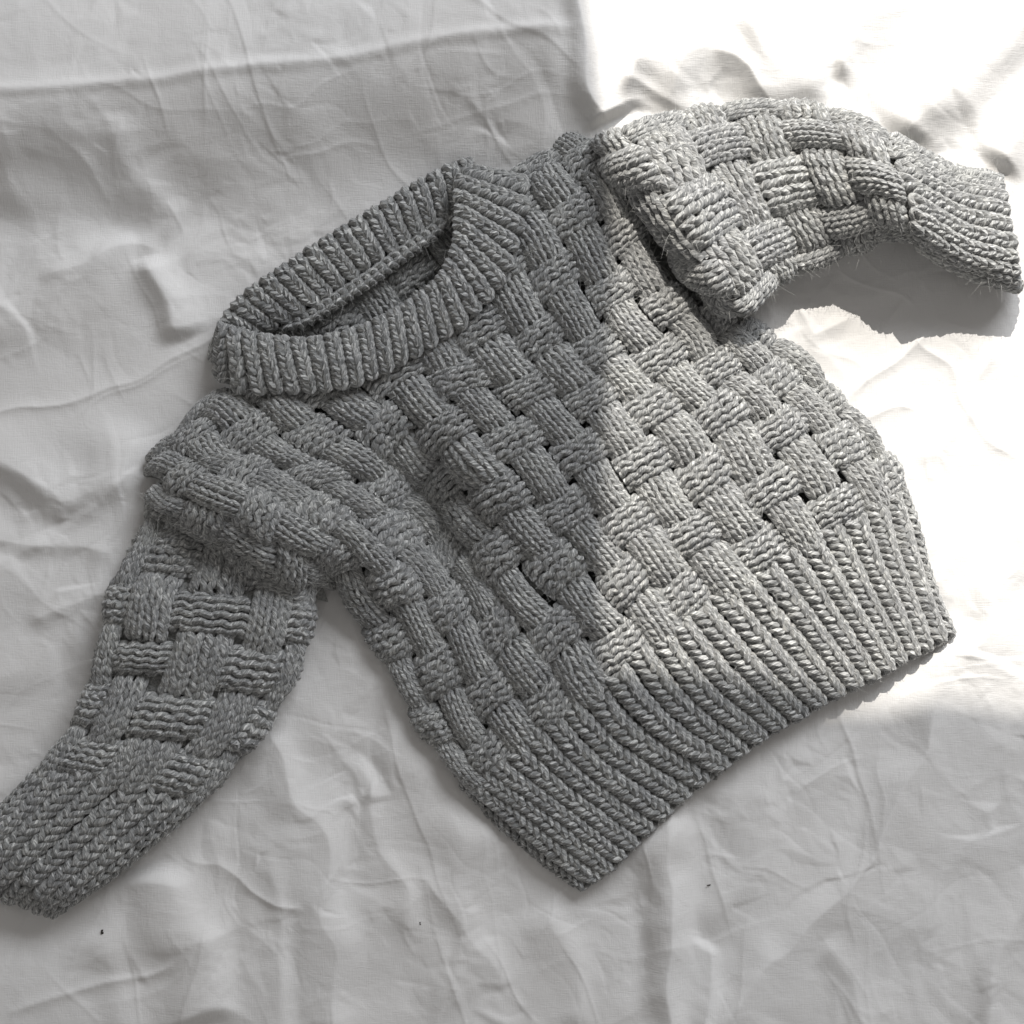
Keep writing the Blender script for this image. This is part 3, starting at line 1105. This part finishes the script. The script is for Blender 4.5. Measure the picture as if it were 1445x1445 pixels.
# left sleeve (lower left of the view)
LS = [-2.2, -1.2, -0.4, 0.4, 1.2, 2, 2.8, 3.5, 4.2, 5, 5.8, 6.5]
LR = [(450, 765), (440, 812), (438, 862), (424, 920), (396, 980), (356, 1040), (306, 1096), (262, 1142), (214, 1182), (160, 1226), (108, 1262), (72, 1288)]
LL = [(215, 700), (200, 768), (160, 834), (152, 890), (138, 946), (116, 1006), (84, 1062), (52, 1096), (18, 1132), (-22, 1172), (-50, 1206), (-76, 1238)]
LH = [30, 42, 62, 66, 60, 62, 60, 58, 56, 54, 48, 24]
LSLV = Surf(sleeve_fn(LS, LL, LR, LH, 5.0), -3.6, 3.6, -2.2, 6.5, 14)
LFULL = Surf(sleeve_fn(LS, LL, LR, LH, 5.0), -5.0, 5.0, -2.2, 6.5, 8)
left_sleeve = ground_mesh("sleeve", LFULL, sweater, -8.0, lambda U, V, X, Y: V < 3.6)
left_sleeve["label"] = "shaded sleeve lying to the lower left"
for r in range(-2, 4):
    for c in range(-3, 4):
        block(LSLV, c, r - 0.15, left_sleeve, (c + r) % 2 == 1, flip=1, H=(9.0, 8.0), rows=6)
left_cuff = ground_mesh("cuff", LFULL, sweater, -7.0, lambda U, V, X, Y: (V > 3.3) & (V < 6.45))
left_cuff["label"] = "shaded ribbed cuff at the left edge"
NC = 12
uc_ = np.linspace(-3.1, 3.1, NC + 1)
for i in range(NC):
    p = uc_[i + 1] - uc_[i]
    knit_piece("rib", LSLV, uc_[i] + 0.08 * p, uc_[i + 1] - 0.08 * p, 6.47, 3.2 + RNG.uniform(-.15, .1), 1, 16, 'knit', left_cuff, 7.0, 66,
               A=0.28, B=0.96, cz=3.4, arch=1.0, lift=RNG.normal(0, .6))


# --- loose fibres standing off the yarn
def fuzz():
    P = np.concatenate([f[0] for f in FUZZ])
    D = np.concatenate([f[1] for f in FUZZ])
    T = np.concatenate([f[2] for f in FUZZ])
    m = D[:, 2] > 0.15
    P, D, T = P[m], D[m], T[m]
    n = min(len(P), 220000)
    s = RNG.choice(len(P), n, replace=False)
    P, D, T = P[s], D[s], T[s]
    L = np.abs(RNG.normal(0, 1, n)) * 4.0 + 3.0
    L = np.where(RNG.random(n) < 0.03, L * 1.6, L) * S
    d = D * 0.65 + T * RNG.normal(0, 1.0, (n, 1)) + RNG.normal(0, 0.45, (n, 3))
    d /= np.linalg.norm(d, axis=1, keepdims=True)
    c = RNG.normal(0, 1.0, (n, 3))
    k = 6
    t = np.linspace(0, 1, k)[None, :, None]
    pts = P[:, None, :] + L[:, None, None] * (d[:, None, :] * t + c[:, None, :] * t**2)
    # each fibre is a thin three-sided spike
    r = 0.165 * S * (1 - 0.75 * t[..., 0])
    a1 = np.cross(d, RNG.normal(0, 1, (n, 3)))
    a1 /= np.linalg.norm(a1, axis=1, keepdims=True) + 1e-9
    a2 = np.cross(d, a1)
    hc = bpy.data.hair_curves.new("fuzz")
    hc.add_curves([k] * n)
    hc.attributes["position"].data.foreach_set("vector", np.ascontiguousarray(pts, np.float32).ravel())
    ra = hc.attributes.get("radius") or hc.attributes.new("radius", 'FLOAT', 'POINT')
    ra.data.foreach_set("value", np.ascontiguousarray(np.broadcast_to(r, (n, k)), np.float32).ravel())
    mt = flat_mat("wool_fibre", (0.7, 0.7, 0.68), 0.7)
    hc.materials.append(mt)
    o = bpy.data.objects.new("fuzz", hc)
    COL.objects.link(o)
    o.parent = sweater
    o["kind"] = "stuff"


fuzz()

# ---------------------------------------------------------------- specks of lint on the sheet
def lint(px, py, L, w, ang, label):
    z = sheet_z(px, py)
    n, k = 9, 8
    t = np.linspace(-1, 1, n)
    r = w * np.sqrt(np.clip(1 - t**2, 0.02, 1)) * (1 + 0.2 * np.sin(5 * t))
    cx = px + math.cos(ang) * L * t / 2 + 0.8 * np.sin(3 * t)
    cy = py + math.sin(ang) * L * t / 2
    a = np.linspace(0, 2 * math.pi, k, endpoint=False)
    V = np.stack([cx[:, None] - math.sin(ang) * r[:, None] * np.cos(a), cy[:, None] + math.cos(ang) * r[:, None] * np.cos(a),
                  z + 0.9 + 0.8 * r[:, None] * np.sin(a)], -1)
    idx = np.arange(n * k).reshape(n, k)
    f = np.stack([idx[:-1], np.roll(idx, -1, 1)[:-1], np.roll(idx, -1, 1)[1:], idx[1:]], -1).reshape(-1, 4)
    c = W(np.array([px, py, z]))
    o = mesh_obj("lint_speck", W(V.reshape(-1, 3)) - c, f, LINT)
    o.location = c
    o["label"] = label
    o["category"] = "lint"
    o["group"] = "dark specks on the sheet"


lint(146, 1313, 7, 1.9, 1.9, "dark lint speck on the sheet below the left cuff")
lint(593, 1302, 4.5, 1.0, 2.0, "tiny dark lint speck on the sheet below the left hem edge")
lint(1000, 1249, 6, 0.8, -0.3, "thin dark lint fleck on the sheet right of the lowest hem corner")
